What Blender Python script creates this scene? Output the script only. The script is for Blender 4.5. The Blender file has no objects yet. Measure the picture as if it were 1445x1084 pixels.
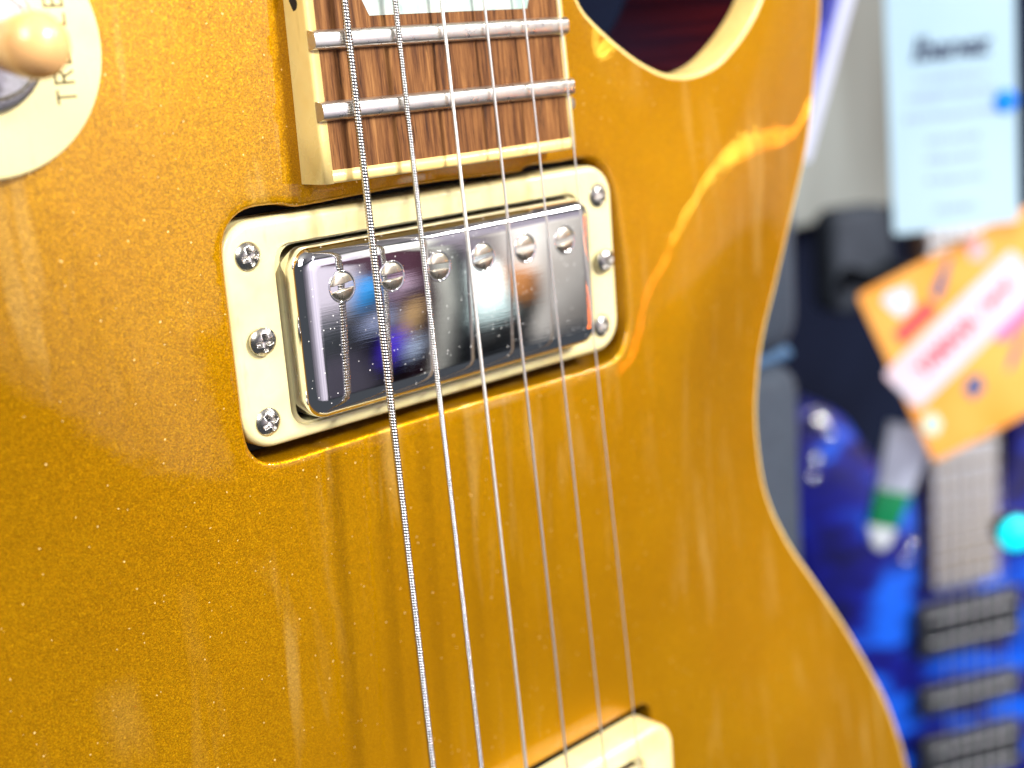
import bpy, math, random
import numpy as np
from mathutils import Vector, Matrix
from mathutils.geometry import delaunay_2d_cdt
random.seed(7)
MM = 0.001
SC = bpy.context.scene
COL = SC.collection

# ------------------------------------------------------------------ camera, world, lamps, exposure
# Guitar coordinates (mm): x across the strings to the treble side, y along the strings to the nut, z out of the top.
ORG = Vector((0, 0, 1.1))
ROT = Matrix.Rotation(math.radians(90), 4, 'X')
def G(x, y, z):                                   # guitar millimetres -> world metres
    return ORG + Vector((x, -z, y)) * MM
camd = bpy.data.cameras.new('camera')
cam = bpy.data.objects.new('camera', camd); COL.objects.link(cam)
cr, cd, cf = Vector((0.72184157, -0.07266999, 0.68823239)), Vector((-0.21608889, -0.96841805, 0.12438678)), Vector((0.65745749, -0.23850692, -0.71474758))
def gd(v): return Vector((v.x, -v.z, v.y))
m3 = Matrix((gd(cr), gd(-cd), gd(-cf))).transposed()
cam.matrix_world = Matrix.Translation(G(-148.07, 39.6, 175.64)) @ m3.to_4x4()
camd.sensor_width = 36; camd.lens = 36 * 1898.8 / 1445
camd.clip_start = 0.01; camd.clip_end = 50
camd.dof.use_dof = True; camd.dof.focus_distance = 0.209; camd.dof.aperture_fstop = 11.2
SC.camera = cam
SC.render.resolution_x, SC.render.resolution_y = 1024, 768
SC.render.engine = 'CYCLES'
SC.cycles.use_denoising = True
SC.cycles.max_bounces = 8; SC.cycles.caustics_reflective = False; SC.cycles.caustics_refractive = False
SC.view_settings.view_transform = 'Standard'; SC.view_settings.look = 'None'
SC.view_settings.exposure = 0.0; SC.view_settings.gamma = 1.0

W = bpy.data.worlds.new('World'); SC.world = W; W.use_nodes = True
bg = W.node_tree.nodes['Background']
bg.inputs[0].default_value = (0.80, 0.88, 1.0, 1); bg.inputs[1].default_value = 0.10

def lamp(name, loc, energy, sx, sy, color, aim=None):
    l = bpy.data.lights.new(name, 'AREA'); l.shape = 'RECTANGLE'; l.size = sx; l.size_y = sy
    l.energy = energy; l.color = color
    o = bpy.data.objects.new(name, l); COL.objects.link(o); o.location = loc
    d = (Vector(aim) - Vector(loc)) if aim else Vector((0, 0, -1))
    o.rotation_euler = d.to_track_quat('-Z', 'Y').to_euler()
    return o
# ceiling tubes that run towards the guitar wall
lamp('ceiling_tube', (1.02, -2.30, 2.65), 265, 0.10, 1.2, (1.0, 0.97, 0.92))
lamp('left_soft_fill', (-1.5, -0.95, 2.45), 55, 0.9, 1.2, (1.0, 0.98, 0.94), (0, 0, 1.1))  # broad soft lamp added on the left to brighten left-facing sides
lamp('ceiling_tube', (2.4, -1.9, 2.75), 85, 0.10, 1.2, (1.0, 0.97, 0.92))

# ------------------------------------------------------------------ helpers
def empty(name, label, cat, group=None, loc=None, rot=None):
    o = bpy.data.objects.new(name, None); COL.objects.link(o)
    o.empty_display_size = 0.02
    o['label'] = label; o['category'] = cat
    if group: o['group'] = group
    o.location = loc if loc else ORG
    o.rotation_euler = rot if rot else (math.radians(90), 0, 0)
    return o

def mesh(name, verts, faces, mat, parent=None, smooth=True, label=None, kind=None, offset=None):
    me = bpy.data.meshes.new(name)
    me.from_pydata([tuple(float(c) * MM for c in v) for v in verts], [], [tuple(int(i) for i in f) for f in faces])
    if mat: me.materials.append(mat)
    if smooth: me.polygons.foreach_set('use_smooth', [True] * len(me.polygons))
    me.update()
    return link(name, me, parent, label, kind, offset)

def link(name, me, parent=None, label=None, kind=None, offset=None, rotz=0.0):
    o = bpy.data.objects.new(name, me); COL.objects.link(o)
    if parent: o.parent = parent
    if offset: o.location = Vector(offset) * MM
    o.rotation_euler.z = rotz
    if label: o['label'] = label
    if kind: o['kind'] = kind
    return o

def rrect(cx, cy, hx, hy, r, n=8):
    r = max(min(r, hx - .01, hy - .01), .02); pts = []
    for (sx, sy, a0) in ((1, 1, 0), (-1, 1, 90), (-1, -1, 180), (1, -1, 270)):
        for k in range(n + 1):
            a = math.radians(a0 + 90 * k / n)
            pts.append((cx + sx * (hx - r) + r * math.cos(a), cy + sy * (hy - r) + r * math.sin(a)))
    return pts

class MB:
    def __init__(s): s.v = []; s.f = []
    def loop(s, pts, z):
        i0 = len(s.v)
        for k, q in enumerate(pts): s.v.append((q[0], q[1], z[k] if hasattr(z, '__len__') else z))
        return list(range(i0, len(s.v)))
    def bridge(s, a, b, closed=True):
        n = len(a)
        for k in range(n if closed else n - 1):
            j = (k + 1) % n; s.f.append((a[k], a[j], b[j], b[k]))
    def cap(s, a, flip=False): s.f.append(tuple(reversed(a)) if flip else tuple(a))
    def fan(s, a, c, flip=False):
        i = len(s.v); s.v.append(c)
        for k in range(len(a)):
            j = (k + 1) % len(a); s.f.append((a[j], a[k], i) if flip else (a[k], a[j], i))
    def box(s, x0, x1, y0, y1, z0, z1):
        i = len(s.v); s.v += [(x0, y0, z0), (x1, y0, z0), (x1, y1, z0), (x0, y1, z0), (x0, y0, z1), (x1, y0, z1), (x1, y1, z1), (x0, y1, z1)]
        s.f += [tuple(i + k for k in q) for q in ((3, 2, 1, 0), (4, 5, 6, 7), (0, 1, 5, 4), (1, 2, 6, 5), (2, 3, 7, 6), (3, 0, 4, 7))]
    def done(s, name, mat, parent=None, **k): return mesh(name, s.v, s.f, mat, parent, **k)

def slab(cx, cy, hx, hy, r, prof, n=8):
    """rounded-rectangle solid from a (inset, z) profile running bottom to top, closed at both ends"""
    b = MB(); L = [b.loop(rrect(cx, cy, hx - o, hy - o, r - o, n), z) for o, z in prof]
    for k in range(len(L) - 1): b.bridge(L[k], L[k + 1])
    b.cap(L[-1]); b.cap(L[0], True)
    return b

def lathe(prof, n=32, b=None, c=(0, 0, 0)):
    b = b or MB(); L = []
    for r, z in prof:
        L.append(b.loop([(c[0] + r * math.cos(2 * math.pi * k / n), c[1] + r * math.sin(2 * math.pi * k / n)) for k in range(n)], c[2] + z))
    for k in range(len(L) - 1): b.bridge(L[k], L[k + 1])
    b.cap(L[-1]); b.cap(L[0], True)
    return b

def roundprof(h0, h1, r, n=5):                     # bottom z, top z, edge radius
    return [(0, h0)] + [(r - r * math.cos(math.radians(90 * k / n)), h1 - r + r * math.sin(math.radians(90 * k / n))) for k in range(n + 1)]

def catmull(P, per=6, closed=True):
    P = [np.array(p, float) for p in P]; n = len(P); out = []
    for i in range(n if closed else n - 1):
        p0, p1, p2, p3 = (P[(i - 1) % n], P[i], P[(i + 1) % n], P[(i + 2) % n]) if closed else (P[max(i - 1, 0)], P[i], P[i + 1], P[min(i + 2, n - 1)])
        for k in range(per):
            t = k / per
            out.append(.5 * (2 * p1 + (p2 - p0) * t + (2 * p0 - 5 * p1 + 4 * p2 - p3) * t * t + (3 * p1 - p0 - 3 * p2 + p3) * t ** 3))
    if not closed: out.append(P[-1])
    return np.array(out)

def resample(P, step):
    Q = np.vstack([P, P[:1]]); d = np.r_[0, np.cumsum(np.linalg.norm(np.diff(Q[:, :2], axis=0), axis=1))]
    n = max(8, int(d[-1] / step)); s = np.linspace(0, d[-1], n, endpoint=False)
    return np.stack([np.interp(s, d, Q[:, k]) for k in range(Q.shape[1])], 1)

def inset(P, dist):                                # P is CCW; positive = inwards
    t = np.roll(P[:, :2], -1, 0) - np.roll(P[:, :2], 1, 0); t /= np.linalg.norm(t, axis=1)[:, None] + 1e-9
    Q = P.copy(); Q[:, 0] -= t[:, 1] * dist; Q[:, 1] += t[:, 0] * dist
    return Q

def inside(pts, poly):
    x, y = pts[:, 0], pts[:, 1]; r = np.zeros(len(pts), bool); n = len(poly); j = n - 1
    for i in range(n):
        xi, yi = poly[i][0], poly[i][1]; xj, yj = poly[j][0], poly[j][1]
        if yi != yj:
            r ^= ((yi > y) != (yj > y)) & (x < (xj - xi) * (y - yi) / (yj - yi) + xi)
        j = i
    return r

def segdist(pts, poly):
    best = np.full(len(pts), 1e9)
    A = np.asarray(poly)[:, :2]; B = np.roll(A, -1, 0)
    for a, b in zip(A, B):
        ab = b - a; t = np.clip(((pts - a) @ ab) / (ab @ ab + 1e-12), 0, 1)
        d = np.linalg.norm(pts - a - t[:, None] * ab, axis=1); best = np.minimum(best, d)
    return best

# ------------------------------------------------------------------ materials
def mat(name, color, rough=.5, metal=0.0, coat=0.0, coat_rough=.05, spec=None):
    m = bpy.data.materials.new(name); m.use_nodes = True
    p = m.node_tree.nodes['Principled BSDF']
    p.inputs['Base Color'].default_value = (*color, 1); p.inputs['Roughness'].default_value = rough
    p.inputs['Metallic'].default_value = metal; p.inputs['Coat Weight'].default_value = coat
    p.inputs['Coat Roughness'].default_value = coat_rough
    if spec is not None: p.inputs['Specular IOR Level'].default_value = spec
    return m
class NT:
    def __init__(s, m): s.t = m.node_tree; s.p = s.t.nodes['Principled BSDF']
    def n(s, kind, **kw):
        o = s.t.nodes.new(kind)
        for k, v in kw.items():
            if k.startswith('_'): setattr(o, k[1:], v)
            else:
                key = k.replace('__', ' ')
                o.inputs[int(key[1:]) if key[0] == 'i' and key[1:].isdigit() else key].default_value = v
        return o
    def l(s, a, b): s.t.links.new(a, b)
    def coord(s, scale=(1, 1, 1), rot=(0, 0, 0), which='Object'):
        c = s.n('ShaderNodeTexCoord'); mp = s.n('ShaderNodeMapping'); mp.inputs['Scale'].default_value = scale; mp.inputs['Rotation'].default_value = rot
        s.l(c.outputs[which], mp.inputs[0]); return mp.outputs[0]
    def noise(s, vec, scale, detail=3, rough=.5, dist=0):
        o = s.n('ShaderNodeTexNoise'); o.inputs['Scale'].default_value = scale; o.inputs['Detail'].default_value = detail
        o.inputs['Roughness'].default_value = rough; o.inputs['Distortion'].default_value = dist; s.l(vec, o.inputs['Vector']); return o
    def ramp(s, fac, stops):
        o = s.n('ShaderNodeValToRGB'); e = o.color_ramp.elements
        while len(e) < len(stops): e.new(.5)
        for k, (pos, c) in enumerate(stops):
            e[k].position = pos; e[k].color = (*c, 1) if len(c) == 3 else c
        s.l(fac, o.inputs[0]); return o.outputs[0]
    def mix(s, fac, a, b, kind='MIX'):
        o = s.n('ShaderNodeMix', _data_type='RGBA', _blend_type=kind)
        for sock, v in ((o.inputs[0], fac), (o.inputs[6], a), (o.inputs[7], b)):
            if hasattr(v, 'links'): s.l(v, sock)
            elif hasattr(v, '__len__'): sock.default_value = (*v, 1)
            else: sock.default_value = v
        return o.outputs[2]
    def math(s, op, a, b=0.0, clamp=False):
        o = s.n('ShaderNodeMath', _operation=op); o.use_clamp = clamp
        for sock, v in ((o.inputs[0], a), (o.inputs[1], b)):
            if hasattr(v, 'links'): s.l(v, sock)
            else: sock.default_value = v
        return o.outputs[0]
    def bump(s, h, strength=.2, dist=.0001):
        o = s.n('ShaderNodeBump'); o.inputs['Strength'].default_value = strength; o.inputs['Distance'].default_value = dist
        s.l(h, o.inputs['Height']); s.l(o.outputs[0], s.p.inputs['Normal']); return o
G3 = lambda v: (v, v, v)

def gold_paint():
    m = mat('gold_flake_paint', (.5, .26, .02), .42, .6, .8, .03, 0.0); t = NT(m); t.p.inputs['Specular Tint'].default_value = (1, .66, .08, 1); c = t.coord()
    big = t.noise(c, 22, 3); fine = t.noise(c, 4200, 2, .6)
    vor = t.n('ShaderNodeTexVoronoi'); vor.inputs['Scale'].default_value = 4600; t.l(c, vor.inputs['Vector'])
    f = t.math('ADD', t.math('MULTIPLY', fine.outputs[0], .74), t.math('MULTIPLY', big.outputs[0], .26))
    base = t.ramp(f, [(.34, (.34, .142, .0)), (.52, (.46, .215, .0004)), (.68, (.62, .325, .002))])
    # pale tan streaks, slightly slanted, mixed in along the body
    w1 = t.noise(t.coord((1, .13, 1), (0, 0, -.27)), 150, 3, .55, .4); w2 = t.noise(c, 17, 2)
    streaks = t.math('MULTIPLY', t.ramp(w1.outputs[0], [(.54, G3(0)), (.68, G3(1))]), t.ramp(w2.outputs[0], [(.46, G3(0)), (.60, G3(.38))]))
    base = t.mix(streaks, base, (.70, .46, .13))
    sep = t.n('ShaderNodeSeparateColor'); t.l(vor.outputs['Color'], sep.inputs[0])
    spark = t.math('GREATER_THAN', sep.outputs[0], .9987)
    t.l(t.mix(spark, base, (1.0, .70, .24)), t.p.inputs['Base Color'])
    # each flake lies at its own small angle
    vs = t.n('ShaderNodeVectorMath', _operation='SUBTRACT'); t.l(vor.outputs['Color'], vs.inputs[0]); vs.inputs[1].default_value = (.5, .5, .5)
    vm = t.n('ShaderNodeVectorMath', _operation='SCALE'); t.l(vs.outputs[0], vm.inputs[0]); vm.inputs['Scale'].default_value = .23
    ge = t.n('ShaderNodeNewGeometry'); va = t.n('ShaderNodeVectorMath', _operation='ADD'); t.l(ge.outputs['Normal'], va.inputs[0]); t.l(vm.outputs[0], va.inputs[1])
    vn = t.n('ShaderNodeVectorMath', _operation='NORMALIZE'); t.l(va.outputs[0], vn.inputs[0]); t.l(vn.outputs[0], t.p.inputs['Normal'])
    # lacquer: a little orange peel and wipe marks
    peel = t.noise(c, 160, 2); cb = t.n('ShaderNodeBump'); cb.inputs['Strength'].default_value = .02; cb.inputs['Distance'].default_value = .001
    t.l(peel.outputs[0], cb.inputs['Height']); t.l(cb.outputs[0], t.p.inputs['Coat Normal'])
    sm = t.noise(t.coord((3, 1, 1), (0, 0, .35)), 38, 4, .6)
    t.l(t.ramp(sm.outputs[0], [(.45, G3(.012)), (.75, G3(.06))]), t.p.inputs['Coat Roughness'])
    return m
def cream(name, col, stain):
    m = mat(name, col, .28, 0, .35, .12); t = NT(m); c = t.coord()
    n1 = t.noise(c, 55, 4, .6); n2 = t.noise(t.coord((1, .25, 1)), 420, 3, .6)
    k = t.ramp(n1.outputs[0], [(.50, G3(0)), (.78, G3(.8))])
    k2 = t.ramp(n2.outputs[0], [(.62, G3(0)), (.8, G3(.55))])
    t.l(t.mix(k2, t.mix(k, col, stain), tuple(x * .72 for x in stain)), t.p.inputs['Base Color'])
    t.p.inputs['Subsurface Weight'].default_value = .12; t.p.inputs['Subsurface Radius'].default_value = (.0012, .0008, .0003)
    t.p.inputs['Subsurface Scale'].default_value = 1.0
    t.l(t.ramp(n1.outputs[0], [(.3, G3(.2)), (.8, G3(.4))]), t.p.inputs['Roughness'])
    return m
def chrome():
    m = mat('worn_chrome', (.80, .80, .82), .06, 1.0); t = NT(m)
    br = t.noise(t.coord((14, 420, 60), (0, 0, .05)), 6, 3, .7)       # polishing lines across the cover
    du = t.n('ShaderNodeTexVoronoi'); du.inputs['Scale'].default_value = 1500; t.l(t.coord(), du.inputs['Vector'])
    sp = t.noise(t.coord(), 130, 2)
    s1 = t.math('LESS_THAN', du.outputs['Distance'], .16)
    sep = t.n('ShaderNodeSeparateColor'); t.l(du.outputs['Color'], sep.inputs[0])
    keep = t.math('GREATER_THAN', t.math('ADD', sep.outputs[0], t.math('MULTIPLY', sp.outputs[0], .9)), 1.30)
    dust = t.math('MULTIPLY', s1, keep)
    t.l(t.mix(dust, (.80, .80, .82), (.85, .84, .82)), t.p.inputs['Base Color'])
    t.l(t.math('SUBTRACT', 1.0, dust, True), t.p.inputs['Metallic'])
    t.l(t.math('ADD', t.math('MULTIPLY', dust, .6), t.ramp(br.outputs[0], [(.35, G3(.012)), (.7, G3(.035))])), t.p.inputs['Roughness'])
    t.bump(br.outputs[0], .02, .0001)
    return m
def metal(name, col, r0, r1, scale=700, tarn=None):
    m = mat(name, col, r0, 1.0); t = NT(m); n = t.noise(t.coord(), scale, 4, .65)
    if scale < 0: return m
    t.l(t.ramp(n.outputs[0], [(.35, G3(r0)), (.7, G3(r1))]), t.p.inputs['Roughness'])
    if tarn: t.l(t.ramp(n.outputs[0], [(.45, col), (.72, tarn)]), t.p.inputs['Base Color'])
    t.bump(n.outputs[0], .06, .0001)
    return m
def rosewood():
    m = mat('rosewood', (.2, .08, .03), .6, spec=.2); t = NT(m)
    w = t.noise(t.coord((1, .03, 1)), 1300, 5, .7); w2 = t.noise(t.coord((1, .02, 1)), 210, 3, .6); pore = t.noise(t.coord((1, .05, 1)), 2300, 3, .6)
    f = t.math('ADD', t.math('MULTIPLY', w.outputs[0], .72), t.math('MULTIPLY', w2.outputs[0], .28))
    b = t.ramp(f, [(.36, (.040, .013, .004)), (.45, (.13, .046, .012)), (.55, (.24, .097, .027)), (.66, (.40, .185, .058))])
    k = t.ramp(pore.outputs[0], [(.62, G3(0)), (.70, G3(.85))])
    t.l(t.mix(k, b, (.02, .008, .004)), t.p.inputs['Base Color']); t.bump(pore.outputs[0], .35, -.0002)
    return m
def pearl():
    m = mat('pearl_inlay', (.6, .7, .62), .18, 0, .5); t = NT(m); n = t.noise(t.coord((1, 1, 1), (0, 0, .6)), 95, 4, .6, 1.6)
    t.l(t.ramp(n.outputs[0], [(.35, (.36, .50, .44)), (.5, (.50, .60, .54)), (.66, (.64, .67, .58))]), t.p.inputs['Base Color'])
    return m
def mahogany():
    m = mat('cherry_mahogany', (.10, .006, .005), .3, 0, 1.0, .03); t = NT(m); n = t.noise(t.coord((1, 1, .08)), 260, 4)
    t.l(t.ramp(n.outputs[0], [(.3, (.018, .0012, .004)), (.7, (.065, .004, .005))]), t.p.inputs['Base Color'])
    return m
def wound(name, pitch):
    return metal(name, (.50, .49, .48), .2, .28, -1)
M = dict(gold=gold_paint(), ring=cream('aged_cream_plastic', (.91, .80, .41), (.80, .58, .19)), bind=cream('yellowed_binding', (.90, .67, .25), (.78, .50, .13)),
         chrome=chrome(), fret=metal('fret_nickel', (.78, .76, .72), .26, .42, 500, (.66, .63, .56)), screw=metal('screw_nickel', (.66, .64, .60), .16, .36, 1600, (.36, .32, .25)),
         wood=rosewood(), pearl=pearl(), maho=mahogany(), steel=metal('plain_steel', (.80, .78, .75), .42, .42, -1), wound=wound('wound_nickel', .4),
         black=mat('cavity_black', (.012, .010, .008), .8), ink=mat('plate_print', (.15, .12, .03), .5), tip=cream('amber_cream_tip', (.90, .51, .20), (.86, .45, .16)),
         pole=metal('pole_nickel', (.60, .55, .44), .24, .42, 1400, (.40, .35, .26)), zinc=metal('dull_zinc', (.45, .45, .46), .28, .5, 1500, (.25, .25, .25)))

# ------------------------------------------------------------------ the gold guitar
gtr = empty('electric_guitar', 'gold sparkle electric guitar with cream plastic trim filling the foreground', 'guitar')

right = [(29, 80, -.5), (31, 68, -.8), (34, 57, -1.2), (38.7, 48.1, -1.5), (42.1, 44.8, -2), (50.4, 39.9, -3.5), (58.2, 36.0, -4.2), (66.5, 33.2, -5), (75, 32.5, -5.5),
         (83.7, 34.1, -6), (90.2, 37.3, -6.3), (96.2, 41.5, -6.6), (101.1, 46.2, -7), (106, 53, -7.5), (112, 59, -8), (119, 60.5, -8.5), (125, 56, -9), (127.7, 46.2, -9), (124.9, 30.4, -9),
         (121.4, 14.4, -9), (114.6, -1.3, -9), (107.5, -16.9, -9), (102.3, -27.7, -9), (99.6, -37.3, -9), (98.5, -49, -9), (101.1, -65.5, -9), (109.1, -80.6, -9), (120.7, -95.6, -9), (133.1, -111.7, -9),
         (144.7, -128.3, -9), (155.2, -145.3, -9), (164.5, -168, -9), (168.5, -193, -9), (167, -224, -9), (155, -257, -9), (126, -285, -9), (80, -301, -9), (0, -306, -9)]
left = [(-80, -301, -9), (-126, -285, -9), (-155, -257, -9), (-167, -224, -9), (-168.5, -193, -9), (-164, -168, -9), (-152, -140, -9), (-133, -112, -9), (-113, -84, -9), (-104, -60, -9), (-103, -36, -9),
        (-110, -12, -9), (-121, 12, -9), (-130, 40, -9), (-129, 70, -9), (-115, 95, -9), (-92, 110, -8), (-64, 114, -5), (-42, 106, -2), (-30, 96, -.5)]
rim = catmull(right + left, 7)[::-1]               # CCW
rim = resample(rim, 2.0)
# height field on a 1.5 mm grid
gx = np.arange(-175, 176, 1.5); gy = np.arange(-312, 122, 1.5)
XX, YY = np.meshgrid(gx, gy); gp = np.stack([XX.ravel(), YY.ravel()], 1)
D2 = ((gp[:, None, 0] - rim[None, ::3, 0]) ** 2 + (gp[:, None, 1] - rim[None, ::3, 1]) ** 2)
wt = 1 / (D2 + 4) ** 2; zr = (wt * rim[None, ::3, 2]).sum(1) / wt.sum(1); del D2, wt
dist = segdist(gp, rim[::2]); ins = inside(gp, rim)
dist = np.where(ins, dist, 0)
u = np.clip(1 - dist / 52.0, 0, 1); u = u * u * (3 - 2 * u)
raw = (zr * u).reshape(XX.shape); sm = raw.copy()
def blur(a, k):
    for _ in range(3):
        for ax in (0, 1):
            q = np.pad(a, [(k, k) if i == ax else (0, 0) for i in (0, 1)], mode='edge'); cs = np.cumsum(np.insert(q, 0, 0, ax), ax)
            a = (np.take(cs, range(2 * k + 1, q.shape[ax] + 1), ax) - np.take(cs, range(0, q.shape[ax] - 2 * k), ax)) / (2 * k + 1)
    return a
sm = blur(sm, 6); wv = np.clip(dist.reshape(XX.shape) / 16, 0, 1); wv = wv * wv * (3 - 2 * wv)
HF = raw * (1 - wv) + sm * wv; HF = blur(HF, 2)
def h(P):
    P = np.atleast_2d(P); fx = np.clip((P[:, 0] - gx[0]) / 1.5, 0, len(gx) - 1.001); fy = np.clip((P[:, 1] - gy[0]) / 1.5, 0, len(gy) - 1.001)
    i, j = fx.astype(int), fy.astype(int); a, b = fx - i, fy - j
    return HF[j, i] * (1 - a) * (1 - b) + HF[j, i + 1] * a * (1 - b) + HF[j + 1, i] * (1 - a) * b + HF[j + 1, i + 1] * a * b
rimz = h(inset(rim, 1.2)); rim[:, 2] = rimz
def ccw(p):
    a = sum(p[i][0] * p[(i + 1) % len(p)][1] - p[(i + 1) % len(p)][0] * p[i][1] for i in range(len(p)))
    return p if a > 0 else p[::-1]
cav = [(-38, -20.2), (-27.7, -20.3), (-10, -20.1), (6, -20.2), (19, -20.5), (38, -20.6), (43, -19.4), (45.9, -15.5), (46.5, -9), (46.6, 0), (46.0, 10.5), (44.4, 15.6), (41.8, 18.3), (37.8, 19.4),
       (31, 19.4), (24, 19.6), (21.2, 19.2), (19.6, 18.7), (3, 19.2), (-12, 19.2), (-27, 18.8), (-29.6, 18.95), (-32, 19.6), (-37.5, 19.7), (-40.9, 18.1), (-42.7, 14.5), (-43, 5), (-43, -5), (-43, -14), (-41.8, -18.2)]
cav = resample(catmull(np.array(cav), 5), 1.2)
cav2 = resample(np.array(rrect(1.8, -114.7, 44.9, 18.9, 3.5)), 1.5)
def build_body():
    edge = inset(rim, .8)
    holes = [inset(cav, -.7), inset(cav2, -.7)]
    pts = []; 
    for y0, y1, st in ((-306, -186, 5.0), (-184, 66, 2.1), (68, 116, 4.0)):
        row = 0; y = y0
        while y <= y1:
            x = -172 + (st / 2 if row % 2 else 0)
            while x < 172: pts.append((x, y)); x += st
            y += st * .87; row += 1
    pts = np.array(pts); ok = inside(pts, edge) & (segdist(pts, edge[::2]) > 1.3)
    for q in holes: ok &= ~inside(pts, q) & (segdist(pts, q[::2]) > 1.1)
    pts = pts[ok]
    V = [Vector(p[:2]) for p in edge]; E = [(i, (i + 1) % len(edge)) for i in range(len(edge))]
    starts = [0]
    for q in holes:
        s = len(V); starts.append(s); V += [Vector(p[:2]) for p in q]; E += [(s + i, s + (i + 1) % len(q)) for i in range(len(q))]
    V += [Vector(p) for p in pts]
    r = delaunay_2d_cdt(V, E, [], 0, 1e-6)
    vo = np.array([(v.x, v.y) for v in r[0]]); T = np.array([f for f in r[2]])
    cen = vo[T].mean(1); keep = inside(cen, edge)
    for q in holes: keep &= ~inside(cen, q)
    T = T[keep]; z = h(vo); b = MB(); b.v = [(a[0], a[1], zz) for a, zz in zip(vo, z)]; b.f = [tuple(f) for f in T]
    orig = {i: k for k, l in enumerate(r[3]) for i in l}
    for q, s, cc in zip(holes, starts[1:], (cav, cav2)):
        prev = [orig[s + i] for i in range(len(q))]; z0 = h(q)
        for k in range(1, 6):
            a = math.radians(18 * k); L = b.loop(inset(q, .7 * math.sin(a)), z0 - .7 * (1 - math.cos(a))); b.bridge(prev, L); prev = L
        L = b.loop(inset(q, .75), [-9.0] * len(q)); b.bridge(prev, L)
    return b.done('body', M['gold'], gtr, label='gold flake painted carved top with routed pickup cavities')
body = build_body()
for c in (cav, cav2):                              # cavity floors
    b = MB(); b.cap(b.loop(inset(c, .2), -8.6)); b.done('cavity_floor', M['black'], body, smooth=False)
b = MB(); L = [b.loop(inset(rim, .8), rimz + .01), b.loop(inset(rim, .4), rimz), b.loop(inset(rim, .15), rimz - .15), b.loop(rim, rimz - .5), b.loop(rim, [-14.0] * len(rim))]
for k in range(4): b.bridge(L[k + 1], L[k])
b.done('body_binding', M['bind'], body)
b = MB(); r2 = inset(rim, .05); L = [b.loop(r2, -14.0), b.loop(r2, -47.0), b.loop(inset(rim, .8), -49.3), b.loop(inset(rim, 3), -50.0)]
for k in range(3): b.bridge(L[k + 1], L[k])
b.cap(L[3], True); b.done('body_back', M['maho'], gtr, label='glossy dark cherry mahogany sides and back')

# fretboard: pitched 2.3 degrees, radius 305 mm
YF, ZF, XO, YE = 33.03, 6.56, .41, 22.16
SL = .040
def bw(y): return 27.69 - (y - YF) * (27.69 - 21.5) / 452
def bz(x, y): return ZF + .07 - SL * (y - YF) - ((x - XO) ** 2) / 610.0
def board_strip(x0f, x1f, ys, nx, z_off=0, zb=-.6, name='x', m=None, par=None, **kw):
    b = MB(); rows = []
    for y in ys:
        rows.append([(x0f(y) + (x1f(y) - x0f(y)) * k / nx, y, 0) for k in range(nx + 1)])
    idx = []
    for r in rows:
        i0 = len(b.v); b.v += [(x, y, bz(x, y) + z_off) for x, y, _ in r]; idx.append(list(range(i0, len(b.v))))
    for a, c in zip(idx, idx[1:]): b.bridge(a, c, False)
    per = idx[0] + [r[-1] for r in idx[1:-1]] + idx[-1][::-1] + [r[0] for r in idx[1:-1]][::-1]
    top = [b.v[i] for i in per]
    i0 = len(b.v); b.v += top; t2 = list(range(i0, len(b.v)))
    i0 = len(b.v); b.v += [(x, y, zb - SL * (y - YF) if y > 60 else zb) for x, y, z in top]; bo = list(range(i0, len(b.v))); b.bridge(bo, t2)
    return b.done(name, m, par, **kw)
YN = YF + 451.8
ysb = [YE + 2.0] + list(np.linspace(30, YN, 40))
fb = board_strip(lambda y: XO - bw(y) + 1.7, lambda y: XO + bw(y) - 1.7, ysb, 14, name='fretboard', m=M['wood'], par=gtr, label='rosewood fretboard with streaky open grain')
# binding: two sides and the end strip in one moulded U
b = MB()
def strip_binding(sgn):
    ys = [YE] + list(np.linspace(30, YN, 30)); L = []
    for y in ys:
        xo = XO + sgn * bw(y); xi = XO + sgn * (bw(y) - 1.7); zo, zi = bz(xo, y), bz(xi, y)
        zb = -.7 - (SL * (y - YF) if y > 60 else 0)
        pr = [(xi, y, zi - 1), (xi, y, zi + .02), (xo - sgn * .45, y, zo + .02), (xo - sgn * .12, y, zo - .12), (xo, y, zo - .45), (xo + sgn * .15, y, zb)]
        i0 = len(b.v); b.v += pr; L.append(list(range(i0, len(b.v))))
    for a, c in zip(L, L[1:]): b.bridge(a, c, False) if sgn < 0 else b.bridge(c, a, False)
    b.f.append(tuple(L[0]) if sgn > 0 else tuple(reversed(L[0])))
strip_binding(-1); strip_binding(1)
ends = []
for yy, dz in ((YE + 2.0, -1.0), (YE + 2.0, .02), (YE + .45, .02), (YE + .12, -.12), (YE, -.45), (YE - .1, -99)):
    i0 = len(b.v)
    for k in range(17):
        x = XO + (k / 8 - 1) * (bw(YE) - 1.6); b.v.append((x, yy, bz(x, YE) + dz if dz > -50 else -.7))
    ends.append(list(range(i0, len(b.v))))
for a, c in zip(ends, ends[1:]): b.bridge(c, a, False)
b.done('fretboard_binding', M['bind'], fb)
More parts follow.
